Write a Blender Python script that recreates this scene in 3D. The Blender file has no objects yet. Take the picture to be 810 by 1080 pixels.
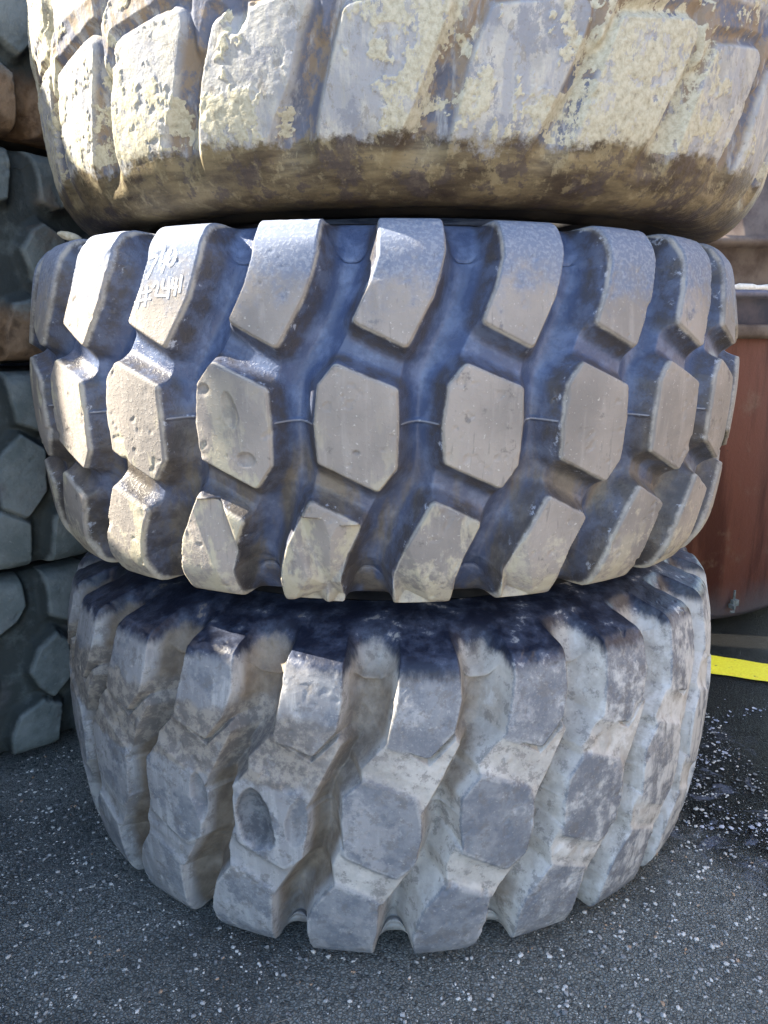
import bpy, math, random
import numpy as np

S = bpy.context.scene
COL = S.collection
R = math.radians

# ------------------------------------------------------------------ camera, sky, sun, exposure
cam_d = bpy.data.cameras.new('camera')
cam = bpy.data.objects.new('camera', cam_d)
COL.objects.link(cam)
S.camera = cam
cam.location = (0, -1.9165, 1.129)
cam.rotation_euler = (R(90 - 13.02), 0, 0)
cam_d.sensor_fit = 'VERTICAL'
cam_d.sensor_height = 24
cam_d.lens = 24 * 802 / 1080
cam_d.clip_start = .02
cam_d.clip_end = 500

SUN_AZ, SUN_EL = R(-98), R(38)          # azimuth counted from the side the camera stands on
sv = (math.sin(SUN_AZ) * math.cos(SUN_EL), -math.cos(SUN_AZ) * math.cos(SUN_EL), math.sin(SUN_EL))
world = bpy.data.worlds.new('World')
S.world = world
world.use_nodes = True
wn = world.node_tree
sky = wn.nodes.new('ShaderNodeTexSky')
sky.sky_type = 'NISHITA'
sky.sun_disc = False
sky.sun_elevation = SUN_EL
sky.sun_rotation = math.atan2(sv[0], sv[1])
sky.air_density = 1.0
sky.dust_density = 1.0
wn.links.new(sky.outputs[0], wn.nodes['Background'].inputs[0])
wn.nodes['Background'].inputs[1].default_value = .13
sun_d = bpy.data.lights.new('sun', 'SUN')
sun_d.energy = 5
sun_d.angle = R(.5)
sun_d.color = (1, .89, .72)
sun = bpy.data.objects.new('sun', sun_d)
COL.objects.link(sun)
from mathutils import Vector
sun.rotation_euler = Vector(sv).to_track_quat('Z', 'Y').to_euler()
S.view_settings.view_transform = 'Standard'
S.view_settings.look = 'None'
S.view_settings.gamma = 1
S.view_settings.use_curve_mapping = False
S.view_settings.exposure = 2.5

# ------------------------------------------------------------------ node helpers
class NT:
    def __init__(s, name):
        s.m = bpy.data.materials.new(name)
        s.m.use_nodes = True
        s.t = s.m.node_tree
        s.t.nodes.clear()
        s.out = s.t.nodes.new('ShaderNodeOutputMaterial')
        s.bsdf = s.t.nodes.new('ShaderNodeBsdfPrincipled')
        s.t.links.new(s.bsdf.outputs[0], s.out.inputs[0])
        s.tc = s.t.nodes.new('ShaderNodeTexCoord').outputs['Object']
    def put(s, sock, v):
        if isinstance(v, bpy.types.NodeSocket):
            s.t.links.new(v, sock)
        elif isinstance(v, (tuple, list)) and len(v) == 3 and len(sock.default_value) == 4:
            sock.default_value = (*v, 1)
        else:
            sock.default_value = v
    def noise(s, scale, detail=4, rough=.55, vec=None, dist=0.):
        n = s.t.nodes.new('ShaderNodeTexNoise')
        n.inputs['Scale'].default_value = scale
        n.inputs['Detail'].default_value = detail
        n.inputs['Roughness'].default_value = rough
        n.inputs['Distortion'].default_value = dist
        s.put(n.inputs['Vector'], vec if vec is not None else s.tc)
        return n.outputs['Fac']
    def voro(s, scale, vec=None, feat='F1', out='Distance', rnd=1.):
        n = s.t.nodes.new('ShaderNodeTexVoronoi')
        n.feature = feat
        n.inputs['Scale'].default_value = scale
        n.inputs['Randomness'].default_value = rnd
        s.put(n.inputs['Vector'], vec if vec is not None else s.tc)
        return n.outputs[out]
    def scaled(s, v, off=(0, 0, 0)):
        n = s.t.nodes.new('ShaderNodeMapping')
        n.inputs['Scale'].default_value = v
        n.inputs['Location'].default_value = off
        s.put(n.inputs['Vector'], s.tc)
        return n.outputs[0]
    def ramp(s, fac, a, b, lo=0., hi=1.):  # smooth step, may run downwards
        n = s.t.nodes.new('ShaderNodeMapRange')
        n.interpolation_type = 'SMOOTHSTEP'
        s.put(n.inputs['Value'], fac)
        s.put(n.inputs['From Min'], a); s.put(n.inputs['From Max'], b)
        s.put(n.inputs['To Min'], lo); s.put(n.inputs['To Max'], hi)
        return n.outputs[0]
    def math(s, op, a, b=0., c=None):
        n = s.t.nodes.new('ShaderNodeMath')
        n.operation = op
        s.put(n.inputs[0], a); s.put(n.inputs[1], b)
        if c is not None: s.put(n.inputs[2], c)
        return n.outputs[0]
    def mix(s, f, a, b):
        n = s.t.nodes.new('ShaderNodeMix')
        n.data_type = 'RGBA'
        s.put(n.inputs[0], f); s.put(n.inputs[6], a); s.put(n.inputs[7], b)
        return n.outputs[2]
    def attr(s, name):
        n = s.t.nodes.new('ShaderNodeAttribute')
        n.attribute_name = name
        return n.outputs['Fac']
    def xyz(s):
        n = s.t.nodes.new('ShaderNodeSeparateXYZ')
        s.put(n.inputs[0], s.tc)
        return n.outputs
    def bump(s, h, strength, dist, normal=None):
        n = s.t.nodes.new('ShaderNodeBump')
        n.inputs['Strength'].default_value = strength
        n.inputs['Distance'].default_value = dist
        s.put(n.inputs['Height'], h)
        if normal is not None: s.put(n.inputs['Normal'], normal)
        return n.outputs[0]
    def done(s, col, rough, normal=None, spec=.5, metal=0.):
        s.put(s.bsdf.inputs['Base Color'], col)
        s.put(s.bsdf.inputs['Roughness'], rough)
        s.put(s.bsdf.inputs['Specular IOR Level'], spec)
        s.put(s.bsdf.inputs['Metallic'], metal)
        if normal is not None: s.put(s.bsdf.inputs['Normal'], normal)
        return s.m

# ------------------------------------------------------------------ materials
def mat_middle():
    n = NT('clean_rubber')
    lug, edge = n.attr('lug'), n.attr('edge')
    x_, y_, z = n.xyz()
    big, mid_, fine = n.noise(5, 5), n.noise(28, 6, .65), n.noise(170, 4, .6)
    strk = n.noise(1, 5, .6, n.scaled((60, 60, 7)))
    groove = n.mix(n.ramp(mid_, .42, .66), (.050, .074, .150), (.10, .138, .24))  # groove rubber carries the blue of skylight in its colour
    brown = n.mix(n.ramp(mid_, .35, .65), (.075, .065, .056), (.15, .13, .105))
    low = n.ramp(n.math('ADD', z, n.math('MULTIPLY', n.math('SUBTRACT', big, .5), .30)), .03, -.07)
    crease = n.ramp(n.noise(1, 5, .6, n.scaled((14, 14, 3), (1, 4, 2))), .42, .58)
    groove = n.mix(n.math('MULTIPLY', low, n.math('ADD', n.math('MULTIPLY', crease, .75), .2)), groove, brown)  # brown dust plus warm ground bounce painted into the lower groove halves
    wallm = n.math('MULTIPLY', n.ramp(lug, .12, .45), n.ramp(mid_, .35, .6, .95, .45))
    groove = n.mix(wallm, groove, (.052, .048, .050))
    groove = n.mix(n.ramp(edge, 1.05, 1.5, 0, .8), groove, (.24, .25, .29))
    chalky = n.ramp(n.math('MULTIPLY', n.math('ADD', n.math('MINIMUM', edge, 1), .1), n.ramp(n.noise(50, 7, .72), .50, .75)), .15, .6, 0, .7)
    groove = n.mix(chalky, groove, (.42, .46, .55))
    face = n.mix(n.ramp(big, .35, .65), (.20, .188, .18), (.30, .275, .255))
    face = n.mix(n.ramp(strk, .52, .72, 0, .3), face, (.38, .36, .34))
    face = n.mix(n.ramp(mid_, .60, .70, 0, .65), face, (.10, .095, .095))
    face = n.mix(n.ramp(fine, .62, .74, 0, .7), face, (.50, .49, .46))
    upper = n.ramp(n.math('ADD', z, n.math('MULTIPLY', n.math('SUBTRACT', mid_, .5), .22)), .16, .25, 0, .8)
    face = n.mix(upper, face, n.mix(n.ramp(fine, .45, .6), (.13, .17, .26), (.21, .25, .33)))  # sky blue painted onto the upper ends of the block faces
    scr = n.math('MULTIPLY', n.ramp(n.noise(1, 4, .6, n.scaled((150, 150, 10), (5, 3, 1))), .60, .66), n.ramp(big, .48, .6))
    face = n.mix(n.math('MULTIPLY', scr, .35), face, (.10, .10, .105))
    crm = n.math('MULTIPLY', n.ramp(n.noise(1, 5, .6, n.scaled((22, 22, 9), (9, 1, 5))), .52, .60), n.ramp(n.math('ADD', z, n.math('MULTIPLY', x_, .35)), .06, -.22))
    face = n.mix(n.math('MULTIPLY', crm, .7), face, (.46, .43, .32))
    cut = n.attr('cut')
    face = n.mix(n.math('MULTIPLY', cut, n.ramp(mid_, .35, .55)), face, (.09, .09, .095))
    crust = n.ramp(n.math('ADD', n.math('MULTIPLY', z, -1.5), n.math('MULTIPLY', n.noise(42, 7, .7), 1)), .80, .98, 0, .75)
    face = n.mix(crust, face, (.44, .41, .33))
    fm = n.ramp(n.math('ADD', lug, n.math('MULTIPLY', n.math('SUBTRACT', fine, .5), .15)), .86, .94)
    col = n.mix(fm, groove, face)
    rim = n.math('MULTIPLY', n.ramp(lug, .80, .90), n.ramp(lug, .985, .93))
    col = n.mix(n.math('MULTIPLY', rim, n.ramp(mid_, .4, .6, .2, .75)), col, (.40, .38, .34))
    nb = n.bump(n.math('ADD', mid_, n.math('MULTIPLY', fine, .5)), .14, .0025)
    spk = n.voro(220)
    nb = n.bump(n.math('MULTIPLY', n.ramp(spk, .1, .35), n.ramp(fine, .5, .6)), .3, .0015, nb)
    return n.done(col, n.mix(fm, (.45,) * 3, (.85,) * 3), nb, n.mix(fm, (.5,) * 3, (.2,) * 3))

def mat_bottom():
    n = NT('mud_filmed_rubber')
    lug, edge, mud = n.attr('lug'), n.attr('edge'), n.attr('mud')
    x, y, z = n.xyz()
    big, mid_, fine = n.noise(4.5, 5), n.noise(22, 7, .68), n.noise(150, 5, .62)
    strk = n.noise(1, 6, .65, n.scaled((45, 45, 5), (3, 1, 2)))
    film = n.mix(n.ramp(big, .35, .65), (.20, .205, .222), (.285, .29, .305))
    film = n.mix(n.ramp(strk, .45, .72, 0, .7), film, (.40, .41, .42))
    film = n.mix(n.ramp(n.noise(60, 6, .7), .58, .68, 0, .5), film, (.21, .195, .18))
    worn = n.mix(n.ramp(mid_, .4, .6), (.125, .14, .17), (.205, .218, .24))
    pale = n.mix(n.ramp(mid_, .35, .65), (.35, .34, .32), (.48, .465, .44))
    wl = n.ramp(n.math('ADD', lug, n.math('MULTIPLY', n.math('SUBTRACT', fine, .5), .25)), .84, .95)
    rgt = n.ramp(n.math('ADD', x, n.math('MULTIPLY', big, .5)), .0, .35)
    film = n.mix(n.math('MULTIPLY', n.ramp(wl, 1, 0), rgt), film, pale)
    wmask = n.ramp(n.noise(9, 7, .7, n.scaled((1, 1, 1), (4, 2, 7))), n.math('SUBTRACT', .50, n.math('MULTIPLY', rgt, .12)), n.math('SUBTRACT', .56, n.math('MULTIPLY', rgt, .10)), 0, .9)
    face = n.mix(n.math('MULTIPLY', wmask, wl), film, worn)
    rimm = n.math('MULTIPLY', n.ramp(edge, .6, .95), n.ramp(mid_, .42, .58))
    face = n.mix(n.math('MULTIPLY', rimm, .45), face, (.42, .42, .41))
    face = n.mix(n.math('MULTIPLY', n.math('MULTIPLY', mud, rgt), n.ramp(mid_, .3, .5, .4, 1)), face, pale)
    face = n.mix(n.math('MULTIPLY', n.ramp(n.noise(33, 8, .75), .52, .60), .6), face, (.14, .135, .135))
    face = n.mix(n.ramp(fine, .60, .70, 0, .4), face, (.46, .45, .43))
    silt = n.mix(n.ramp(mid_, .35, .65), (.12, .092, .066), (.22, .18, .135))
    gm = n.math('MULTIPLY', n.ramp(lug, .80, .45), n.ramp(n.math('ADD', n.math('MULTIPLY', x, -.45), big), .40, .62, .05, .9))
    col = n.mix(gm, face, silt)
    right = n.ramp(n.math('ADD', n.math('MULTIPLY', x, .5), mid_), .66, .86, 0, .75)
    col = n.mix(n.math('MULTIPLY', right, n.ramp(strk, .38, .52)), col, (.56, .57, .57))
    ext = n.math('MULTIPLY', n.ramp(x, .1, -.2), n.ramp(n.math('ADD', z, n.math('MULTIPLY', n.noise(14, 5), .1)), .085, .10))
    ext = n.math('MULTIPLY', ext, n.ramp(n.math('ADD', z, n.math('MULTIPLY', n.noise(14, 5), .1)), .235, .215))
    col = n.mix(n.math('MULTIPLY', ext, n.ramp(mid_, .34, .44, .5, .95)), col, n.mix(n.ramp(n.noise(40, 8, .75), .44, .58), (.135, .125, .12), (.27, .245, .215)))
    col = n.mix(n.math('MULTIPLY', n.attr('cut'), n.ramp(mid_, .3, .5, .55, 1)), col, n.mix(n.ramp(n.noise(30, 7, .7), .42, .6), (.06, .066, .08), (.15, .16, .175)))
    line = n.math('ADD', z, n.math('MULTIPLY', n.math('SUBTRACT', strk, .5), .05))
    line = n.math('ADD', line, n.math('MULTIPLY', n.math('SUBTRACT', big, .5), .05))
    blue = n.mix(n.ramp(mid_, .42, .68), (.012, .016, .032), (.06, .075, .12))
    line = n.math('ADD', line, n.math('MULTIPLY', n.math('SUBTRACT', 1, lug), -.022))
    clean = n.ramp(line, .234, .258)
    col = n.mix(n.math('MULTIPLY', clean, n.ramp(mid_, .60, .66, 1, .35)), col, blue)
    nb = n.bump(n.math('ADD', mid_, n.math('MULTIPLY', fine, .5)), .4, .004)
    return n.done(col, n.mix(clean, (.72,) * 3, (.38,) * 3), nb, .4)

def mat_top():
    n = NT('caked_mud_rubber')
    lug, mud = n.attr('lug'), n.attr('mud')
    x, y, z = n.xyz()
    big, mid_, fine = n.noise(4, 5), n.noise(20, 7, .7), n.noise(120, 6, .65)
    strk = n.noise(1, 6, .65, n.scaled((40, 40, 8), (3, 1, 2)))
    fl1, fl2 = n.noise(15, 9, .74, n.scaled((1, 1, .75), (2, 5, 1))), n.noise(34, 8, .76, n.scaled((1, 1, .6), (7, 1, 3)))
    pale = n.mix(n.ramp(mid_, .38, .62), (.30, .305, .30), (.42, .415, .39))
    pale = n.mix(n.ramp(strk, .40, .56, .8, 0), pale, (.27, .285, .32))
    pale = n.mix(n.ramp(fl1, .53, .58, 0, .8), pale, (.20, .215, .255))
    pale = n.mix(n.ramp(fl2, .55, .60, 0, .75), pale, (.23, .22, .205))
    wl = n.math('MULTIPLY', n.ramp(lug, .93, .6), n.ramp(n.math('ADD', strk, n.math('MULTIPLY', big, .6)), .66, .80))
    pale = n.mix(n.math('MULTIPLY', wl, .9), pale, n.mix(n.ramp(fl1, .44, .54), (.09, .105, .16), (.21, .165, .12)))
    crust = n.mix(n.ramp(fine, .35, .65), (.34, .325, .25), (.46, .445, .36))
    cm = n.math('ADD', n.math('MULTIPLY', mud, .55), n.math('MULTIPLY', n.math('SUBTRACT', fl2, .5), 2.6))
    col = n.mix(n.ramp(n.math('ADD', cm, n.math('MULTIPLY', n.math('SUBTRACT', fine, .5), .3)), .34, .44), pale, crust)
    col = n.mix(n.ramp(fine, .30, .40, .45, 0), col, (.15, .13, .10))
    wet = n.ramp(n.math('ADD', z, n.math('MULTIPLY', n.math('SUBTRACT', n.noise(11, 7, .72), .5), .13)), -.262, -.278)  # mask of the browner, glossier band low on the shoulder
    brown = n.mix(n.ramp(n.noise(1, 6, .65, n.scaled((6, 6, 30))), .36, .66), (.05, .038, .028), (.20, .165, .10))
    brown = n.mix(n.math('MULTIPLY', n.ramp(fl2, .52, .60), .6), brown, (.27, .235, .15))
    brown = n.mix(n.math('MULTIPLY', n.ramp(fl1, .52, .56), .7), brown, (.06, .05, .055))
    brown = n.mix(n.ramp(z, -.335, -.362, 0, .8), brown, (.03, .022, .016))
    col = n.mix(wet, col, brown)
    crk = n.ramp(n.voro(38, n.scaled((1, 1, 1)), 'DISTANCE_TO_EDGE'), 0, .06)
    crk = n.math('MULTIPLY', n.math('SUBTRACT', 1, crk), n.math('MULTIPLY', mud, n.ramp(big, .5, .6)))
    col = n.mix(n.math('MULTIPLY', crk, n.ramp(fine, .4, .6, 0, .25)), col, (.2, .17, .10))
    nb = n.bump(n.math('ADD', mid_, n.math('MULTIPLY', fine, .7)), .55, .005)
    nb = n.bump(n.math('SUBTRACT', 1, crk), .15, .002, nb)
    return n.done(col, n.mix(wet, (.85,) * 3, (.5,) * 3), nb, .3)

def mat_dark(name, a, b, dust, dirt):
    n = NT(name)
    lug = n.attr('lug')
    mid_, fine = n.noise(14, 6, .65), n.noise(110, 5, .6)
    face = n.mix(n.ramp(mid_, .35, .65), a, b)
    face = n.mix(n.ramp(fine, .6, .72, 0, .5), face, dust)
    gr = n.mix(n.ramp(mid_, .5, .75), tuple(.35 * v for v in a), tuple(.8 * v for v in a))
    col = n.mix(n.ramp(n.math('ADD', lug, n.math('MULTIPLY', n.math('SUBTRACT', mid_, .5), .5)), .5, .9), gr, face)
    col = n.mix(n.ramp(n.noise(6, 5), .55, .7, 0, .7), col, dirt)
    if 'muddy' in name:
        rimz = n.ramp(n.math('ADD', n.xyz()[2], n.math('MULTIPLY', n.math('SUBTRACT', mid_, .5), .12)), -.10, -.15)
        col = n.mix(n.math('MULTIPLY', rimz, .85), col, n.mix(n.ramp(mid_, .4, .6), (.13, .075, .04), (.30, .19, .11)))
    nb = n.bump(n.math('ADD', mid_, n.math('MULTIPLY', fine, .4)), .6, .006)
    return n.done(col, .75, nb, .3)

def mat_sidewall():
    n = NT('sidewall_rubber')
    m = n.noise(12, 5)
    return n.done(n.mix(n.ramp(m, .4, .7), (.03, .032, .04), (.09, .085, .08)), .6, n.bump(m, .4, .004), .4)

def mat_asphalt():
    n = NT('asphalt_ground')
    x, y, z = n.xyz()
    big, mid_, fine = n.noise(1.3, 5), n.noise(9, 6, .6), n.noise(90, 6, .7)
    col = n.mix(n.ramp(fine, .35, .7), (.15, .172, .17), (.27, .298, .29))
    col = n.mix(n.ramp(big, .4, .65, 0, .55), col, (.25, .275, .26))
    ag = n.voro(150, feat='DISTANCE_TO_EDGE')
    agc = n.voro(150, out='Color')
    col = n.mix(n.ramp(agc, .35, .8, 0, .55), col, (.30, .315, .30))
    col = n.mix(n.ramp(agc, .30, .18, 0, .7), col, (.05, .06, .062))
    col = n.mix(n.ramp(ag, .10, .02, 0, .6), col, (.07, .08, .084))
    st = n.ramp(n.noise(2.6, 6, .65, n.scaled((1, 1, 1), (5, 1, 0))), .48, .62)
    col = n.mix(n.math('MULTIPLY', st, .55), col, (.06, .07, .072))
    sp = n.voro(260)
    pick = n.ramp(n.voro(260, out='Color'), .55, .62)
    col = n.mix(n.math('MULTIPLY', n.ramp(sp, .32, .2), n.ramp(n.noise(14, 4), .4, .6, .25, .9)), col, n.mix(pick, (.16, .17, .18), (.42, .42, .41)))
    # wet tarmac patch on the right
    wx = n.math('ADD', n.math('MULTIPLY', x, .9), n.math('MULTIPLY', y, .75))
    wx = n.math('ADD', wx, n.math('MULTIPLY', n.math('SUBTRACT', mid_, .5), .5))
    wet = n.ramp(wx, .20, .46)
    smr = n.math('MULTIPLY', n.ramp(n.noise(7, 7, .7, n.scaled((1, 1, 1), (3, 8, 0)), 1.5), .52, .60), n.ramp(wx, 1.1, .6))  # bluish reflections on the wet patch, painted into its colour
    far = n.ramp(x, 3.2, 4.4, 1, 0)
    wet = n.math('MULTIPLY', wet, far)
    wet = n.math('MULTIPLY', wet, n.ramp(y, 3.2, 2.8))
    col = n.mix(wet, col, n.mix(smr, (.006, .006, .006), (.13, .15, .21)))
    # pale dusty ground added behind the camera for warm bounce light
    yard = n.ramp(n.math('ADD', y, n.math('MULTIPLY', mid_, .8)), -1.7, -2.6)
    dirt = n.mix(n.ramp(n.noise(3, 6), .35, .65), (.42, .34, .25), (.52, .44, .33))
    col = n.mix(yard, col, dirt)
    nb = n.bump(n.math('ADD', fine, n.math('ADD', n.math('MULTIPLY', n.ramp(sp, .5, .1), .5), n.ramp(ag, 0, .2))), 1, .005)
    return n.done(col, n.mix(wet, (.85,) * 3, (.45,) * 3), nb, n.mix(wet, (.4,) * 3, (.12,) * 3))

def mat_simple(name, a, b, scale=30, rough=.7, bump=.3, bd=.003, metal=0.):
    n = NT(name)
    m = n.noise(scale, 6, .65)
    return n.done(n.mix(n.ramp(m, .36, .66), a, b), rough, n.bump(m, bump, bd), .4, metal)

def mat_rust():
    n = NT('rusty_painted_steel')
    m, f = n.noise(6, 6, .65), n.noise(60, 6, .7)
    st = n.noise(1, 6, .6, n.scaled((7, 7, .8)))
    col = n.mix(n.ramp(st, .40, .56), (.065, .018, .013), (.14, .05, .035))
    col = n.mix(n.ramp(m, .56, .70, 0, .6), col, (.17, .11, .08))
    col = n.mix(n.ramp(f, .62, .72, 0, .6), col, (.05, .03, .03))
    z = n.xyz()[2]
    col = n.mix(n.ramp(n.math('ADD', z, n.math('MULTIPLY', m, .2)), .30, .12, 0, .85), col, (.13, .12, .13))
    return n.done(col, .6, n.bump(n.math('ADD', m, f), .4, .004), .4)

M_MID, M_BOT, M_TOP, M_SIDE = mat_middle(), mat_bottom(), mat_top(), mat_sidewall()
M_DARK = mat_dark('weathered_rubber', (.14, .165, .165), (.22, .245, .245), (.30, .31, .33), (.15, .145, .15))
M_DARKB = mat_dark('muddy_weathered_rubber', (.14, .165, .17), (.22, .245, .245), (.32, .29, .25), (.20, .15, .11))
M_CHALK = mat_simple('white_paint_marker', (.8, .8, .8), (.88, .88, .86), 200, .7, .2, .001)
M_RUST = mat_rust()

# ------------------------------------------------------------------ numpy noise
rs = np.random.RandomState(7)
TAB = rs.rand(64, 64, 64).astype(np.float32)
def vnoise(P):
    i = np.floor(P).astype(np.int32)
    f = (P - i).astype(np.float32)
    f = f * f * (3 - 2 * f)
    i &= 63
    j = (i + 1) & 63
    x0, y0, z0 = i[:, 0], i[:, 1], i[:, 2]
    x1, y1, z1 = j[:, 0], j[:, 1], j[:, 2]
    fx, fy, fz = f[:, 0], f[:, 1], f[:, 2]
    def lx(y, z): return TAB[x0, y, z] * (1 - fx) + TAB[x1, y, z] * fx
    a = lx(y0, z0) * (1 - fy) + lx(y1, z0) * fy
    b = lx(y0, z1) * (1 - fy) + lx(y1, z1) * fy
    return a * (1 - fz) + b * fz
def fbm(P, sc, octv=4, gain=.5, seed=0):
    out = np.zeros(len(P), np.float32); amp = 1.; tot = 0.
    for o in range(octv):
        out += amp * vnoise(P * sc * 2.03 ** o + 17.3 * (o + 1) + seed * 5.7)
        tot += amp; amp *= gain
    return out / tot
def sstep(a, b, x):
    t = np.clip((x - a) / (b - a), 0, 1)
    return t * t * (3 - 2 * t)

# ------------------------------------------------------------------ mesh helpers
def empty(name, label, cat, loc, group=None, rz=0.):
    o = bpy.data.objects.new(name, None)
    o.empty_display_size = .1
    COL.objects.link(o)
    o.location = loc
    o.rotation_euler = (0, 0, rz)
    o['label'] = label; o['category'] = cat
    if group: o['group'] = group
    return o
def np_mesh(name, co, faces, mat, parent=None, normals=None, attrs=None, smooth=True):
    """faces: (n,4) or (n,3) index array"""
    me = bpy.data.meshes.new(name)
    n, k = faces.shape
    me.vertices.add(len(co)); me.vertices.foreach_set('co', co.astype(np.float32).ravel())
    me.loops.add(n * k); me.loops.foreach_set('vertex_index', faces.astype(np.int32).ravel())
    me.polygons.add(n)
    me.polygons.foreach_set('loop_start', np.arange(0, n * k, k, dtype=np.int32))
    me.polygons.foreach_set('loop_total', np.full(n, k, np.int32))
    me.polygons.foreach_set('use_smooth', np.full(n, smooth))
    me.update(calc_edges=True)
    if attrs:
        for a, v in attrs.items():
            at = me.attributes.new(a, 'FLOAT', 'POINT')
            at.data.foreach_set('value', v.astype(np.float32))
    me.materials.append(mat)
    if normals is not None:
        me.normals_split_custom_set_from_vertices(normals.tolist())
    o = bpy.data.objects.new(name, me)
    COL.objects.link(o)
    if parent: o.parent = parent
    return o
def revolve(name, prof, mat, parent, seg=160, a0=0., a1=2 * math.pi, smooth=True, closed=False):
    prof = np.array(prof)
    full = abs(a1 - a0 - 2 * math.pi) < 1e-6
    t = np.linspace(a0, a1, seg, endpoint=not full)
    m = len(prof)
    co = np.stack([np.outer(np.sin(t), prof[:, 0]), -np.outer(np.cos(t), prof[:, 0]), np.tile(prof[:, 1], (seg, 1))], -1).reshape(-1, 3)
    i = np.arange(seg if full else seg - 1)[:, None]; j = np.arange(m if closed else m - 1)[None]
    i2 = (i + 1) % seg; j2 = (j + 1) % m
    f = np.stack([i * m + j, i2 * m + j, i2 * m + j2, i * m + j2], -1).reshape(-1, 4)
    return np_mesh(name, co, f, mat, parent, smooth=smooth)

def sdf_poly(px, py, poly):
    d2 = np.full(px.shape, 1e9); inside = np.zeros(px.shape, bool)
    n = len(poly)
    for i in range(n):
        ax, ay = poly[i]; bx, by = poly[(i + 1) % n]
        ex, ey = bx - ax, by - ay
        wx, wy = px - ax, py - ay
        t = np.clip((wx * ex + wy * ey) / (ex * ex + ey * ey), 0, 1)
        d2 = np.minimum(d2, (wx - t * ex) ** 2 + (wy - t * ey) ** 2)
        c = ((ay > py) != (by > py)) & (px < (bx - ax) * (py - ay) / (by - ay + 1e-12) + ax)
        inside ^= c
    d = np.sqrt(d2)
    return np.where(inside, -d, d)

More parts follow.
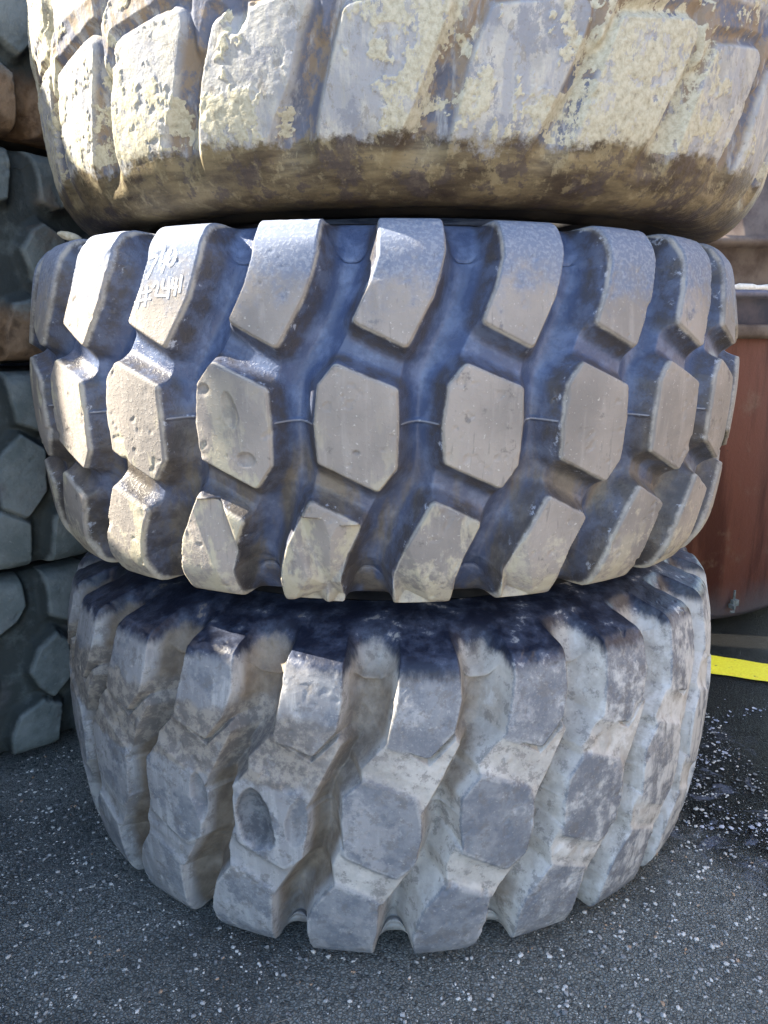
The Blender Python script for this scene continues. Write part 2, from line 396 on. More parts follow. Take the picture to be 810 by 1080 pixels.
LAST = {}
def make_tyre(name, label, loc, prof, polys, pitch_n, th0, mat, group=None, rot=0., fine=.0022, front=(-104, 104),
              depth=.048, wall=.034, bevel=.003, crown=.03, seam=True, shoulder_z=.30, fade=(.66, .745),
              rough=.0012, mud=0., jitter=.15, gouges=(), facets=(), wear=0., seed=1, block_parts=True, cat='tyre',
              r_round=.006, deplug=False, mudfn=None, smear=0., bridges=(), bridge_dep=.03, chips=1., pits=1.):
    rng = random.Random(seed)
    root = empty(name, label, cat, loc, group, rot)
    prof = np.array(prof, float)
    # smooth the profile with dense Catmull-Rom samples
    P = []
    n = len(prof)
    for i in range(n - 1):
        p0, p1, p2, p3 = prof[max(i - 1, 0)], prof[i], prof[i + 1], prof[min(i + 2, n - 1)]
        for t in np.linspace(0, 1, 24, endpoint=False):
            P.append(.5 * ((2 * p1) + (-p0 + p2) * t + (2 * p0 - 5 * p1 + 4 * p2 - p3) * t * t + (-p0 + 3 * p1 - 3 * p2 + p3) * t ** 3))
    P.append(prof[-1]); P = np.array(P)
    s = np.r_[0, np.cumsum(np.hypot(*np.diff(P, axis=0).T))]
    imid = np.argmin(np.abs(P[:, 1]) + (P[:, 0] < .7) * 9)
    s -= s[imid]
    # rows: fine on the tread and shoulders, coarser beyond
    rows = [s[0]]
    while rows[-1] < s[-1]:
        r_ = np.interp(rows[-1], s, P[:, 0])
        rows.append(rows[-1] + (fine if r_ > fade[0] + .03 else fine * 2.5))
    rows = np.array(rows[:-1] + [s[-1]])
    pr = np.stack([np.interp(rows, s, P[:, 0]), np.interp(rows, s, P[:, 1])], 1)
    tg = np.gradient(pr, axis=0); tg /= np.linalg.norm(tg, axis=1)[:, None]
    nr = np.stack([tg[:, 1], -tg[:, 0]], 1)          # outward normal in the (r, z) plane
    f0, f1 = R(front[0] - rot * 57.2958), R(front[1] - rot * 57.2958)
    dth = fine / .8
    tf = np.arange(f0, f1, dth)
    tb = np.linspace(tf[-1] + dth, f0 + 2 * math.pi, 300, endpoint=False)
    th = np.r_[tf, tb]
    nt, ns = len(th), len(rows)
    TH, SS = np.meshgrid(th, rows, indexing='ij')
    RR, ZZ = np.broadcast_to(pr[:, 0], TH.shape), np.broadcast_to(pr[:, 1], TH.shape)
    # lugs
    tread = np.abs(P[:, 1]) < shoulder_z
    tr_s, tr_z = s[tread], P[tread, 1]
    order = np.argsort(tr_z)
    def z2s(z):
        v = np.interp(z, tr_z[order], tr_s[order])
        if z > tr_z.max(): v += z - tr_z.max()
        if z < tr_z.min(): v += z - tr_z.min()
        return v
    RA = .8
    D = np.full(TH.shape, .2, np.float32)
    ID = np.full(TH.shape, -1, np.int32)
    EXTRA = np.zeros(TH.shape, np.float32)
    bid = 0
    B = np.full(TH.shape, .2, np.float32)
    step = 2 * math.pi / pitch_n
    for k in range(pitch_n):
        for pi_, poly in enumerate(polys):
            jx = rng.uniform(-1, 1) * jitter * .008; low = rng.random() * wear
            pts = []
            for (a, z) in poly:
                pts.append((RA * (R(a + th0) + k * step) + jx + rng.uniform(-1, 1) * jitter * .012, z2s(z) + rng.uniform(-1, 1) * jitter * .012 * (abs(z) < shoulder_z - .02)))
            pts = np.array(pts)
            c = pts.mean(0)
            # shift to the tyre's theta range
            lo = pts[:, 0].min() - .07; hi = pts[:, 0].max() + .07
            for w in (-1, 0, 1, 2):
                l2, h2 = lo / RA - w * 2 * math.pi, hi / RA - w * 2 * math.pi
                a, b = np.searchsorted(th, l2), np.searchsorted(th, h2)
                if b <= a: continue
                sa, sb = np.searchsorted(rows, pts[:, 1].min() - .06), np.searchsorted(rows, pts[:, 1].max() + .06)
                sub = (slice(a, b), slice(sa, sb))
                X = TH[sub] * RA + w * 2 * math.pi * RA
                Y = SS[sub]
                # shrink then round the corners
                d = sdf_poly(X, Y, c + (pts - c) * (1 - r_round / .045)) - r_round
                better = d < D[sub]
                D[sub] = np.where(better, d, D[sub])
                ID[sub] = np.where(better, bid, ID[sub])
                EXTRA[sub] = np.where(better, low, EXTRA[sub])
            bid += 1
    for k in range(pitch_n):
        for poly in bridges:
            pts = np.array([(RA * (R(a + th0) + k * step), z2s(z)) for a, z in poly])
            for w in (-1, 0, 1, 2):
                l2, h2 = (pts[:, 0].min() - .07) / RA - w * 2 * math.pi, (pts[:, 0].max() + .07) / RA - w * 2 * math.pi
                a, b = np.searchsorted(th, l2), np.searchsorted(th, h2)
                if b <= a: continue
                sa, sb = np.searchsorted(rows, pts[:, 1].min() - .06), np.searchsorted(rows, pts[:, 1].max() + .06)
                sub = (slice(a, b), slice(sa, sb))
                B[sub] = np.minimum(B[sub], sdf_poly(TH[sub] * RA + w * 2 * math.pi * RA, SS[sub], pts))
    dout = np.clip(D, 0, None)
    h = 1 - (1 - np.clip(dout / wall, 0, 1)) ** 2.1
    Dmax = depth - crown * .5 * (1 - np.clip(np.abs(SS) / .28, 0, 1))
    fd = sstep(fade[0], fade[1], RR)
    rec = Dmax * h
    if bridges:
        hb = 1 - (1 - np.clip(np.clip(B, 0, None) / wall, 0, 1)) ** 2.1
        hc = 1 - (1 - np.clip(dout / (wall * .62), 0, 1)) ** 2.1
        br = bridge_dep * hc + (Dmax - bridge_dep) * hb
        k_ = .004
        q_ = np.clip(.5 + .5 * (br - rec) / k_, 0, 1)
        rec = np.maximum(br * (1 - q_) + rec * q_ - k_ * q_ * (1 - q_), 0)
    inn = np.clip(D + bevel, 0, bevel)
    rec = rec + np.where(D < 0, (inn / bevel) ** 2 * bevel * .45, bevel * .45)
    rec = np.maximum(rec, bevel * .45 + EXTRA)
    lugv = 1 - (np.clip(rec / Dmax, 0, 1) if deplug else np.clip(h, 0, 1))
    CUT = np.zeros(TH.shape, np.float32)
    # 3D noise position
    p0 = np.stack([RR * np.sin(TH), -RR * np.cos(TH), ZZ], -1).reshape(-1, 3).astype(np.float32)
    n1 = fbm(p0, 14, 4, .55, seed).reshape(TH.shape)
    n2 = fbm(p0, 90, 3, .6, seed + 3).reshape(TH.shape)
    rec = rec + (n1 - .5) * rough * 4 + (n2 - .5) * rough * 1.3
    edgev = np.exp(-(D / .009) ** 2)
    # chips out of the edges, pits in the faces
    n3 = fbm(p0, 34, 3, .5, seed + 9).reshape(TH.shape)
    rec += np.clip(n3 - .64, 0, 1) * .09 * chips * np.exp(-np.clip(-D, 0, None) / .012) * (D < .01)
    n4 = fbm(p0, 62, 2, .5, seed + 14).reshape(TH.shape)
    rec += sstep(.70, .80, n4) * .004 * pits * (D < -.004)
    for (a, z, ra, rz, dp, tilt) in gouges:
        X = (TH - R(a)) * RA; Y = SS - z2s(z)
        ct, st = math.cos(tilt), math.sin(tilt)
        q = ((X * ct + Y * st) / ra) ** 2 + ((-X * st + Y * ct) / rz) ** 2
        q = q * (1 + 1.1 * (n3 - .5) + 1.3 * (n1 - .5))
        rec = np.maximum(rec, np.where(q < 1, dp * np.clip(1 - q, 0, 1) ** .6 + bevel * .45 + (n3 - .5) * .004, 0))
        CUT = np.maximum(CUT, sstep(1.0, .8, q) * (D < .004) * (1. if dp > .02 else .4))
    for (a, z, nx, ny, sl) in facets:      # planar cuts: everything past a line slopes away
        X = (TH - R(a)) * RA; Y = SS - z2s(z)
        u = X * nx + Y * ny
        near = (np.abs(X) < .08) & (Y < .075) & (Y > -.11)
        rec = np.maximum(rec, np.where(near, np.clip(u, 0, .06) * sl * sstep(0, .02, .06 - np.clip(u, 0, .06)), 0))
    if seam:
        seamv = np.exp(-((SS - .001 * np.sin(TH * 26)) / .0024) ** 2) * sstep(.002, .008, D)
        rec -= .005 * seamv
        edgev = np.maximum(edgev, seamv * 2)
    MUD = sstep(.004, -.004, B) * sstep(.002, .008, D)
    if smear:
        m = sstep(.5, .62, fbm(p0, 9, 4, .6, seed + 40).reshape(TH.shape))
        rec -= m * smear * sstep(.0, .03, D)
    if mud:
        a_ = fbm(p0, 7, 3, .5, seed + 21).reshape(TH.shape)
        b_ = fbm(p0, 46, 5, .64, seed + 22).reshape(TH.shape)
        c_ = fbm(p0, 130, 2, .6, seed + 23).reshape(TH.shape)
        v = a_ * .55 + b_ * .45
        if mudfn is not None: v = v + mudfn(TH, ZZ)
        MUD = sstep(.505, .53, v)
        rec -= MUD * (mud * (.6 + .8 * b_) + mud * .15 * (c_ - .5))
        rec -= (b_ - .5) * .0010
    rec = rec * fd + (1 - fd) * (depth * .25 + (n1 - .5) * .004)
    RRn = RR - rec * nr[:, 0]; ZZn = ZZ - rec * nr[:, 1]
    co = np.stack([RRn * np.sin(TH), -RRn * np.cos(TH), ZZn], -1)
    du = np.roll(co, -1, 0) - np.roll(co, 1, 0)
    dv = np.gradient(co, axis=1)
    N = np.cross(du, dv); N /= np.linalg.norm(N, axis=2)[..., None] + 1e-12
    LAST.update(th=th, rows=rows, co=co, N=N, z2s=z2s)
    co = co.reshape(-1, 3); N = N.reshape(-1, 3)
    i = np.arange(nt)[:, None]; j = np.arange(ns - 1)[None]; i2 = (i + 1) % nt
    F = np.stack([i * ns + j, i2 * ns + j, i2 * ns + j + 1, i * ns + j + 1], -1).reshape(-1, 4)
    lab = np.where((D < wall * .42) & (fd > .35), ID, -1)[:, :-1].reshape(-1)
    A = dict(lug=lugv.reshape(-1), edge=edgev.reshape(-1), mud=MUD.reshape(-1), cut=CUT.reshape(-1))
    if not block_parts: lab[:] = -1
    o_ = np.argsort(lab, kind='stable'); ls = lab[o_]
    cuts = np.r_[0, np.where(np.diff(ls))[0] + 1, len(ls)]
    for a, b in zip(cuts[:-1], cuts[1:]):
        ff = F[o_[a:b]]
        u, inv = np.unique(ff, return_inverse=True)
        np_mesh('tread' if ls[a] < 0 else 'tread_block', co[u], inv.reshape(ff.shape), mat, root, N[u], {k2: v[u] for k2, v in A.items()})
    # sidewalls down to the bead, and the inner lining
    for sgn, (re, ze) in ((-1, prof[0]), (1, prof[-1])):
        w = abs(ze); rm_ = prof[:, 0].max() - .10
        sw = [(re + .01, sgn * (w - .011)), (re - .03, sgn * (w - .004)), (re - .05, sgn * (w - .002)), (re - .055, sgn * (w - .008)), (re - .1, sgn * (w - .014)),
              (.47, sgn * (w - .05)), (.44, sgn * (w - .07)), (.425, sgn * (w - .075)), (.415, sgn * (w - .09)), (.415, sgn * (w - .12)), (.43, sgn * (w - .13)),
              (.5, sgn * (w - .10)), (rm_ - .10, sgn * (w - .07)), (rm_ - .02, sgn * (w - .09)), (rm_, sgn * .1), (rm_, 0)]
        if sgn < 0: sw = sw[::-1]
        revolve('sidewall', sw, M_SIDE, root, 140)
    return root

# ------------------------------------------------------------------ ground
def sheet(name, x0, x1, y0, y1, z, mat, nx=1, ny=1, amp=0.):
    xs = np.linspace(x0, x1, nx + 1); ys = np.linspace(y0, y1, ny + 1)
    X, Y = np.meshgrid(xs, ys, indexing='ij')
    co = np.stack([X, Y, np.full(X.shape, z)], -1).reshape(-1, 3)
    if amp: co[:, 2] += (fbm(co.astype(np.float32), 3, 4) - .5) * amp
    i = np.arange(nx)[:, None]; j = np.arange(ny)[None]; m = ny + 1
    f = np.stack([i * m + j, (i + 1) * m + j, (i + 1) * m + j + 1, i * m + j + 1], -1).reshape(-1, 4)
    o = np_mesh(name, co, f, mat, None)
    o['kind'] = 'structure'
    return o
sheet('ground', -200, 200, -200, 200, 0, mat_asphalt())

# ------------------------------------------------------------------ the three tyres of the front stack
mid_prof = [(.60, -.322), (.66, -.320), (.70, -.312), (.732, -.300), (.752, -.281), (.775, -.235), (.79, -.12), (.80, 0), (.80, .08),
            (.79, .156), (.774, .25), (.755, .283), (.735, .298), (.70, .308), (.66, .314), (.60, .316)]
U = [(13.3, .40), (13.3, .283), (13.3, .241), (12.3, .194), (10.46, .139), (15.97, .102), (19.1, .182), (19.9, .215), (20.5, .25), (20.6, .283), (20.6, .40)]
Mi = [(8.51, .095), (15.24, .056), (15.41, .003), (15.23, -.072), (13.42, -.106), (6.5, -.061), (6.23, -.001), (6.74, .065)]
L = [(21.7 - a, -.006 - z) for a, z in U]
BR = [[(8.3, .10), (10.2, .15), (16.3, .112), (15.4, .05), (13, .03), (8.4, .06)]]
BR.append([(21.7 - a, -.006 - z) for a, z in BR[0]])
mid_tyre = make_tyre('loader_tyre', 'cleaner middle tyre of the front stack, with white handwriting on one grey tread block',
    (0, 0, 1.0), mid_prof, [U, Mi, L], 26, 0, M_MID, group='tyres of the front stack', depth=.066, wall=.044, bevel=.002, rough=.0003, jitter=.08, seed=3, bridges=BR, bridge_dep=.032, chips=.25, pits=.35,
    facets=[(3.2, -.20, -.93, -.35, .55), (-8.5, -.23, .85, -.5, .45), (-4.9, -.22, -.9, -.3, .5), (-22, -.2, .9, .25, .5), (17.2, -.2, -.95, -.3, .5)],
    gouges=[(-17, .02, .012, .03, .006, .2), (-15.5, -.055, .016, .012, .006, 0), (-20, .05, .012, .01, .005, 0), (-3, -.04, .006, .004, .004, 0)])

MIDS = dict(LAST)
bot_prof = [(.60, -.338), (.66, -.338), (.70, -.333), (.73, -.325), (.752, -.308), (.772, -.26), (.788, -.16), (.796, -.04), (.797, .06), (.79, .16),
            (.778, .225), (.770, .255), (.756, .272), (.734, .284), (.70, .302), (.66, .320), (.60, .334)]
bc = -.66
def rel(p, c): return [(a, z - c) for a, z in p]
bU = rel([(.9, -.25), (1.2, -.378), (.9, -.43), (.4, -.475), (-.6, -.546), (4.47, -.572), (7.65, -.52), (8.61, -.465), (8.6, -.378), (8.4, -.25)], bc)
bM = rel([(10.6, -.575), (17.6, -.617), (18.5, -.66), (18.5, -.70), (17.64, -.761), (15.15, -.788), (8.28, -.741), (7.81, -.668), (8.1, -.615)], bc)
bL = rel([(7.1, -.78), (13.3, -.82), (12.8, -.90), (12.3, -.94), (11.8, -1.1), (3.6, -1.1), (2.6, -.92), (3.0, -.88), (4.4, -.832)], bc)
BB = [rel([(-.4, -.52), (4.5, -.565), (7.8, -.52), (8.2, -.53), (4.2, -.64), (3.2, -.66), (-3.4, -.61), (-3.8, -.57)], bc),
      rel([(8.0, -.72), (15.2, -.77), (17.6, -.74), (13.3, -.84), (7.1, -.80), (6.9, -.76)], bc)]
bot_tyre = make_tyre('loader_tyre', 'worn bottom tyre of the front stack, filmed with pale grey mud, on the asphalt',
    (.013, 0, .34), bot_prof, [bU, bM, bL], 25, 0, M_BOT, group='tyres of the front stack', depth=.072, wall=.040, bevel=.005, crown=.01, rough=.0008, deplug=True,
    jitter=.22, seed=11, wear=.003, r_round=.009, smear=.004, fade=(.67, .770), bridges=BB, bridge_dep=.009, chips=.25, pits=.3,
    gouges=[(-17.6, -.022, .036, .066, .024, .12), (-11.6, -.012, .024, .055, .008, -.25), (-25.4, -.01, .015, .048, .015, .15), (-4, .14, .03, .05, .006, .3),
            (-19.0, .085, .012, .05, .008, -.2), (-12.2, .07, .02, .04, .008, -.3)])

top_prof = [(.60, -.352), (.65, -.357), (.69, -.353), (.72, -.338), (.748, -.308), (.768, -.26), (.781, -.18), (.789, -.08), (.79, .02), (.788, .12),
            (.779, .22), (.765, .275), (.745, .31), (.72, .333), (.69, .348), (.65, .356), (.60, .354)]
tL = [(0.6, -.42), (2.2, -.30), (3.4, -.24), (4.6, -.18), (7.2, -.09), (19.0, -.065), (18.0, -.10), (15.8, -.18), (13.6, -.24), (11.7, -.29), (8.6, -.42)]
tM = [(7.6, -.045), (6.2, .0), (7, .05), (9.5, .085), (18.2, .045), (19.6, .0), (18.5, -.03)]
tU = [(25.5 - a, -z) for a, z in tL]
def topmud(TH, ZZ):
    return -.030 + .05 * sstep(-.14, -.25, ZZ) + .05 * sstep(.25, -.25, np.abs(TH + .05)) - .03 * sstep(.3, .7, TH) - .35 * sstep(-.265, -.30, ZZ) + .05 * sstep(-.5, -.9, TH)
BT = [[(4.6, -.14), (6.2, -.09), (18, -.065), (17.8, -.03), (7.6, -.04), (4.5, -.08)]]
BT.append([(25.5 - a, -z) for a, z in BT[0]])
top_tyre = make_tyre('loader_tyre', 'uppermost tyre of the front stack, cropped by the photo, caked with cream dried mud',
    (.05, 0, 1.674), top_prof, [tL, tM, tU], 25, 0, M_TOP, group='tyres of the front stack', depth=.042, wall=.050, bevel=.008, rough=.0009,
    jitter=.3, seed=23, wear=.004, r_round=.012, fade=(.735, .785), mud=.0016, smear=.003, bridges=BT, bridge_dep=.008, chips=.3, pits=0., seam=False, mudfn=topmud,
    gouges=[(-19.3, -.09, .030, .055, .022, .1)])

# ------------------------------------------------------------------ handwriting on the middle tyre
def surf(a, z, off=.0005):
    th_, rw = MIDS['th'], MIDS['rows']
    i_ = int(np.argmin(np.abs(th_ - R(a)))); j_ = int(np.argmin(np.abs(rw - MIDS['z2s'](z))))
    return MIDS['co'][i_, j_] + MIDS['N'][i_, j_] * off
CHALK = [[(-27.84, 0.244), (-26.537, 0.251), (-28.035, 0.214)], [(-25.776, 0.265), (-26.222, 0.239), (-24.713, 0.243)], [(-25.012, 0.258), (-25.861, 0.224)], [(-24.026, 0.245), (-24.213, 0.239), (-24.47, 0.234), (-24.746, 0.233), (-24.973, 0.234), (-25.095, 0.238), (-25.093, 0.245), (-24.993, 0.251), (-24.921, 0.257), (-24.726, 0.261), (-24.466, 0.261), (-24.203, 0.257), (-23.996, 0.252), (-24.026, 0.245)], [(-28.722, 0.203), (-29.372, 0.172)], [(-27.847, 0.207), (-28.245, 0.173)], [(-29.886, 0.192), (-27.206, 0.197)], [(-29.972, 0.181), (-27.285, 0.185)], [(-27.092, 0.202), (-26.568, 0.211), (-26.179, 0.205), (-26.66, 0.189), (-25.123, 0.188)], [(-25.532, 0.215), (-25.729, 0.199), (-24.44, 0.201)], [(-24.781, 0.216), (-24.832, 0.184)], [(-24.171, 0.215), (-24.369, 0.2), (-23.511, 0.201)], [(-23.704, 0.214), (-23.911, 0.188)], [(-23.012, 0.22), (-23.274, 0.193)]]
co, fa = [], []
for st in CHALK:
        # densify
    q = []
    for (a0_, z0_), (a1_, z1_) in zip(st[:-1], st[1:]):
        for t in np.linspace(0, 1, 6, endpoint=False): q.append(surf(a0_ + (a1_ - a0_) * t, z0_ + (z1_ - z0_) * t))
    q.append(surf(*st[-1])); q = np.array(q)
    for _ in range(2): q[1:-1] = (q[:-2] + 2 * q[1:-1] + q[2:]) / 4
    tg = np.gradient(q, axis=0)
    nn = q * [1, 1, 0]; nn /= np.linalg.norm(nn, axis=1)[:, None]
    sd = np.cross(tg, nn); sd /= np.linalg.norm(sd, axis=1)[:, None] + 1e-9
    w_ = .0021
    b = len(co)
    for p_, s_, n_ in zip(q, sd, nn): co += [p_ - s_ * w_ - n_ * .002, p_ - s_ * w_ * .8 + n_ * .0003, p_ + s_ * w_ * .8 + n_ * .0003, p_ + s_ * w_ - n_ * .002]
    for i_ in range(len(q) - 1):
        for k_ in range(3): fa.append((b + i_ * 4 + k_, b + i_ * 4 + k_ + 1, b + i_ * 4 + k_ + 5, b + i_ * 4 + k_ + 4))
np_mesh('handwriting', np.array(co), np.array(fa), M_CHALK, mid_tyre)


# ------------------------------------------------------------------ the darker stack behind on the left
dark_prof = [(.55, -.262), (.60, -.262), (.635, -.257), (.665, -.240), (.68, -.21), (.688, -.12), (.69, 0), (.688, .12), (.68, .21), (.665, .240), (.635, .257), (.60, .262), (.55, .262)]
dA = [(0.5, -.34), (1, -.19), (3, -.125), (8.5, -.10), (12.5, -.135), (13.2, -.2), (12.6, -.34)]
dB = [(8.2, -.075), (12.5, -.105), (16.5, -.05), (17, .05), (13, .09), (8.5, .06), (6.8, 0)]
dC = [(24.5 - a, -z) for a, z in dA]
dl = ['lowest tyre of the dark stack at the left edge, standing on the asphalt',
      'second tyre up in the dark stack at the left edge, with angular blocks',
      'third tyre up in the dark stack at the left edge, brown along its lower rim',
      'highest tyre of the dark stack at the left edge, brown mud on its underside']
for k in range(4):
    make_tyre('scrap_tyre', dl[k], (-1.40 + .02 * (k % 2), .46 - .01 * k, .265 + .527 * k), dark_prof, [dA, dB, dC], 21, 3 + 7 * k, M_DARKB if k > 1 else M_DARK,
        group='tyres of the dark stack on the left', rot=R(50 + 40 * k), fine=.0045, front=(-70, 140), depth=.045, wall=.03, bevel=.008, crown=.01, seam=False, shoulder_z=.22,
        fade=(.60, .665), rough=.0022, jitter=1.3, chips=.6, pits=.4, seed=50 + k, wear=.006, r_round=.007, smear=0.)

# ------------------------------------------------------------------ rusty tank on the right
tank = empty('steel_tank', 'rusty red brown round steel tank behind the tyres on the right', 'tank', (1.08, 1.80, 0))
M_BAND = mat_simple('weathered_steel', (.07, .05, .042), (.15, .12, .10), 9, .6, .4, .004)
M_BANDB = mat_simple('bluish_steel', (.09, .10, .15), (.17, .16, .20), 12, .55, .3, .003)
revolve('shell', [(.0, .012), (.82, .012), (.88, .025), (.90, .055), (.90, 1.12)], M_RUST, tank, 120)
revolve('lower_rim', [(.90, 1.12), (.935, 1.12), (.94, 1.135), (.94, 1.16), (.935, 1.17), (.90, 1.17)], M_BAND, tank, 120)
revolve('collar', [(.90, 1.17), (.905, 1.17), (.905, 1.26), (.955, 1.262), (.965, 1.275), (.955, 1.288), (.90, 1.292)], M_BANDB, tank, 120)
revolve('upper_ring', [(.90, 1.292), (.90, 1.43), (.925, 1.435), (.94, 1.45), (.93, 1.47), (.90, 1.475), (.90, 1.9), (.88, 1.95), (0, 2.0)], M_BAND, tank, 120)
# pale bead running along the collar's ledge
def worm(name, pts, rad, mat, parent=None, seg=8, vary=.3, seed=0):
    rng = random.Random(seed)
    pts = np.array(pts, float); n = len(pts)
    tg = np.gradient(pts, axis=0); tg /= np.linalg.norm(tg, axis=1)[:, None] + 1e-9
    up = np.array([0, 0, 1.]); sd = np.cross(tg, up); sd /= np.linalg.norm(sd, axis=1)[:, None] + 1e-9
    vp = np.cross(sd, tg)
    co = []
    for i in range(n):
        r = rad * (1 + rng.uniform(-vary, vary)) * (.3 if i in (0, n - 1) else 1)
        for k in range(seg):
            a = 2 * math.pi * k / seg
            co.append(pts[i] + r * (math.cos(a) * sd[i] + math.sin(a) * vp[i]))
    f = [(i * seg + k, i * seg + (k + 1) % seg, (i + 1) * seg + (k + 1) % seg, (i + 1) * seg + k) for i in range(n - 1) for k in range(seg)]
    return np_mesh(name, np.array(co), np.array(f), mat, parent)
M_WHITE = mat_simple('pale_ledge', (.70, .68, .60), (.84, .82, .76), 60, .8, .5, .004)
worm('pale_bead', [(.935 * math.sin(a), -.935 * math.cos(a), 1.297) for a in np.linspace(R(-6), R(60), 60)], .011, M_WHITE, tank, vary=.35, seed=4)
# small pipe clamp low on the shell
# ------------------------------------------------------------------ yellow line on the asphalt
def mat_yellow():
    n = NT('yellow_road_paint')
    m, f = n.noise(26, 8, .72), n.noise(160, 5, .7)
    col = n.mix(n.ramp(f, .40, .62), (.82, .70, .02), (.90, .82, .04))
    col = n.mix(n.ramp(m, .60, .66, 0, .8), col, (.10, .09, .05))
    return n.done(col, .65, n.bump(n.math('ADD', m, f), .6, .004), .3)
M_YEL = mat_yellow()
P0, P1 = np.array([.3, .93]), np.array([4.3, -.75])
t = np.linspace(0, 1, 140)
rng = np.random.RandomState(3)
w = (P1 - P0) / np.linalg.norm(P1 - P0); nrm = np.array([-w[1], w[0]])
c = P0 + t[:, None] * (P1 - P0)
e1 = c + nrm * (.076 + .008 * rng.rand(140)[:, None]); e2 = c - nrm * (.076 + .008 * rng.rand(140)[:, None])
co = np.concatenate([np.c_[e1, np.full(140, .004)], np.c_[e2, np.full(140, .004)]])
i = np.arange(139)
yl = np_mesh('road_line', co, np.stack([i + 140, i + 141, i + 1, i], 1), M_YEL)
yl['kind'] = 'structure'

# ------------------------------------------------------------------ loose stones, crumbs of dried mud, twigs
def pebbles(name, n, fn, mat, smin, smax, seed, flat=.6):
    rng = np.random.RandomState(seed)
    ico = np.array([(0, 0, 1), (.89, 0, .45), (.28, .85, .45), (-.72, .53, .45), (-.72, -.53, .45), (.28, -.85, .45),
                    (.72, .53, -.45), (-.28, .85, -.45), (-.89, 0, -.45), (-.28, -.85, -.45), (.72, -.53, -.45), (0, 0, -1)])
    tri = np.array([(0, 1, 2), (0, 2, 3), (0, 3, 4), (0, 4, 5), (0, 5, 1), (1, 6, 2), (2, 7, 3), (3, 8, 4), (4, 9, 5), (5, 10, 1),
                    (6, 7, 2), (7, 8, 3), (8, 9, 4), (9, 10, 5), (10, 6, 1), (11, 7, 6), (11, 8, 7), (11, 9, 8), (11, 10, 9), (11, 6, 10)])
    co, fa, k = [], [], 0
    while k < n:
        x, y = fn(rng)
        if math.hypot(x, y) < .72 or math.hypot(x + 1.4, y - .47) < .66: continue
        sz = smin * (smax / smin) ** (rng.rand() ** 3.2)
        v = ico * (1 + rng.uniform(-.3, .3, (12, 1))) * sz * np.array([1, rng.uniform(.5, 1), flat * rng.uniform(.6, 1)])
        a = rng.rand() * 6.28
        v = np.c_[v[:, 0] * math.cos(a) - v[:, 1] * math.sin(a), v[:, 0] * math.sin(a) + v[:, 1] * math.cos(a), v[:, 2]]
        co.append(v + [x, y, sz * flat * .35]); fa.append(tri + 12 * k); k += 1
    o = np_mesh(name, np.concatenate(co), np.concatenate(fa), mat, None, smooth=False)
    o['kind'] = 'stuff'
    return o
def m_stone():
    n = NT('pale_gravel_stone')
    v = n.voro(35, out='Color')
    c = n.mix(n.ramp(v, .2, .8), (.17, .18, .19), (.55, .55, .53))
    c = n.mix(n.ramp(n.noise(19, 2), .62, .66), c, (.36, .25, .17))
    return n.done(c, .8, None, .3)
M_STONE = m_stone()
def near(rng):
    return rng.uniform(-1.25, 1.0), rng.uniform(-1.05, .35)
g = pebbles('gravel', 14000, near, M_STONE, .0008, .0060, 5)
g['label'] = 'fine pale grit and small stones strewn over the dark asphalt'; g['category'] = 'gravel'
M_CRUMB = mat_simple('pale_wet_crumbs', (.20, .23, .32), (.58, .60, .66), 40, .55, .5, .004)
def crumb(rng):
    # ragged bands across the wet patch
    b = rng.randint(4)
    t = rng.rand()
    if b == 0: x, y = .80 + .5 * t, .10 + .20 * t
    elif b == 1: x, y = .72 + .22 * t, -.02 - .42 * t
    elif b == 2: x, y = .78 + .2 * t, -.1 + .12 * t
    else: x, y = .70 + .30 * t, -.32 - .05 * t
    s_ = .012 + .04 * rng.rand() ** 2
    return x + rng.normal() * s_, y + rng.normal() * s_
g = pebbles('mud_crumbs', 420, crumb, M_CRUMB, .0012, .009, 8, .4)
g['label'] = 'ragged bands of pale crumbs lying across the black wet asphalt'; g['category'] = 'debris'
M_TWIG = mat_simple('dry_twig', (.16, .14, .12), (.30, .27, .22), 80, .9, .4, .001)
for nm, lab, pts, r_ in (
    ('twig', 'thin pale straight twig on the asphalt in front of the bottom tyre', [(-.30, -.90, .004), (-.25, -.885, .005), (-.20, -.872, .006), (-.155, -.855, .004)], .0011),
    ('twig', 'short brown twig pointing away beside the pale straight one on the asphalt', [(-.262, -.87, .004), (-.258, -.91, .006), (-.262, -.95, .004)], .0013)):
    o = worm(nm, pts, r_, M_TWIG, None, 6, .2)
    o['label'] = lab; o['category'] = 'twig'

# ------------------------------------------------------------------ tyre stacks added unseen at the left to shade ground and shape sun patches
ORD = ['lowest', 'second lowest', 'third lowest', 'third highest', 'second highest', 'highest']
for k in range(12):
    q, k = k // 6, k % 6
    make_tyre('scrap_tyre', '%s tyre of the tall added shading stack %s' % (ORD[k], ('near the camera, beyond the left edge', 'behind the dark stack, beyond the left edge')[q]), ((-1.66, -2.85)[q] + .01 * (k % 3), (-1.24, .45)[q], .262 + .517 * k), dark_prof, [dA, dB, dC], 21, 3 + 7 * k, M_DARK,
        group=('tyres of the added shading stack near the camera', 'tyres of the added shading stack far left')[q], rot=0, fine=.02, front=(-104, 104), depth=.045, wall=.03, bevel=.008, crown=.01, seam=False, shoulder_z=.22,
        fade=(.60, .665), rough=.003, seed=80, block_parts=False)
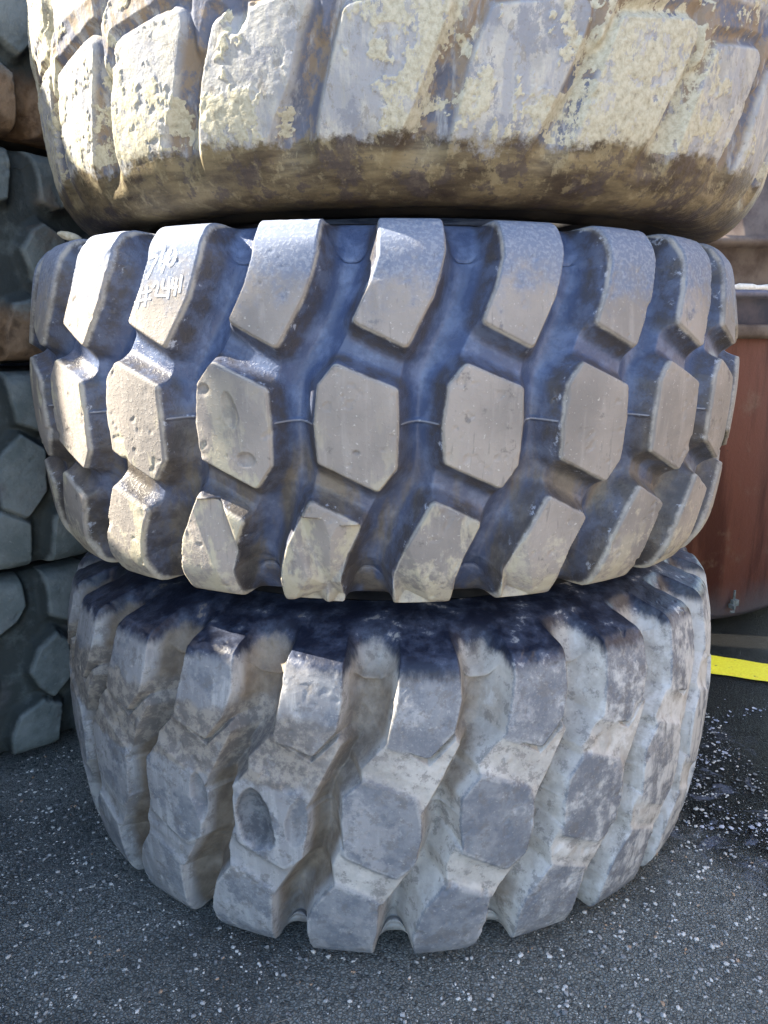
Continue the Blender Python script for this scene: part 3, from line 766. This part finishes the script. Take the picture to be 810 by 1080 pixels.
# steel container added unseen farther left to block the low sun
def boxes(name, bl, mat, parent):
    co, fa = [], []
    for (x0, x1, y0, y1, z0, z1) in bl:
        b = len(co)
        co += [(x, y, z) for z in (z0, z1) for x, y in ((x0, y0), (x1, y0), (x1, y1), (x0, y1))]
        fa += [[b + i for i in q] for q in ((3, 2, 1, 0), (4, 5, 6, 7), (0, 1, 5, 4), (1, 2, 6, 5), (2, 3, 7, 6), (3, 0, 4, 7))]
    return np_mesh(name, np.array(co, float), np.array(fa), mat, parent, smooth=False)
ct = empty('added_container', 'blue grey corrugated steel container added out of view at the left to block sun', 'container', (-4.4, .9, 0))
boxes('wall', [(-1.17, 1.17, -1.67, 1.67, .14, 2.78)] + [(1.17, 1.20, -1.6 + .2 * i, -1.5 + .2 * i, .2, 2.7) for i in range(17)], M_BANDB, ct)
boxes('frame', [(-1.22, 1.22, -1.72, 1.72, 2.782, 2.9), (-1.22, 1.22, -1.72, 1.72, .02, .138)] + [(x - .05, x + .05, y - .05, y + .05, .14, 2.78) for x in (-1.2, 1.2) for y in (-1.7, 1.7)], M_BAND, ct)


br_ = boxes('bracket', [(-.014, .014, -.016, .0, -.012, .012), (-.022, -.014, -.03, .0, -.02, -.004), (-.003, .003, -.006, .0, .012, .05), (-.04, -.02, -.034, -.028, -.03, -.022)], mat_simple('grey_steel', (.12, .15, .15), (.25, .27, .27), 60, .5, .3, .002), tank)
br_.location = (.30, -.868, .105); br_.rotation_euler = (0, 0, R(19))
# rusty container added unseen beyond the right edge to bounce warm light
M_WARM = mat_simple('warm_bounce_paint', (.24, .20, .165), (.30, .25, .21), 5, .8, .4, .004)
rc = empty('added_container', 'rusty orange brown corrugated container added out of view at the right to bounce warm light', 'container', (3.45, -1.7, 0))
boxes('wall', [(-1.17, 1.17, -2.2, 2.2, .14, 2.48)] + [(-1.20, -1.17, -2.1 + .2 * i, -2.0 + .2 * i, .2, 2.4) for i in range(22)], M_WARM, rc)
boxes('frame', [(-1.22, 1.22, -2.25, 2.25, 2.482, 2.6), (-1.22, 1.22, -2.25, 2.25, .02, .138)] + [(x - .05, x + .05, y - .05, y + .05, .14, 2.48) for x in (-1.2, 1.2) for y in (-2.23, 2.23)], M_BAND, rc)

# a clod of dry mud lying on the left shoulder of the middle tyre
rngc = np.random.RandomState(12)
u_ = np.linspace(0, 2 * math.pi, 20, endpoint=False); v_ = np.linspace(0, math.pi, 11)
UU, VV = np.meshgrid(u_, v_, indexing='ij')
pc = np.stack([np.sin(VV) * np.cos(UU), np.sin(VV) * np.sin(UU), np.cos(VV)], -1).reshape(-1, 3)
pc = pc * (1 + .7 * (fbm(pc.astype(np.float32) + 3, 2.2, 4, .6, 5)[:, None] - .5)) * [.030, .017, .010]
ii = np.arange(20)[:, None]; jj = np.arange(10)[None]
cf = np.stack([ii * 11 + jj, ii * 11 + jj + 1, (ii + 1) % 20 * 11 + jj + 1, (ii + 1) % 20 * 11 + jj], -1).reshape(-1, 4)
clod = np_mesh('mud_clod', pc, cf, mat_simple('dry_mud', (.34, .31, .23), (.5, .47, .38), 60, .9, .5, .004))
clod.scale = (.7, .7, .8); clod.location = (-.572, -.452, 1.305); clod.rotation_euler = (.1, .25, .5)
clod['label'] = 'small pale clod of dried mud lying on the left shoulder of the middle tyre'; clod['category'] = 'clod'
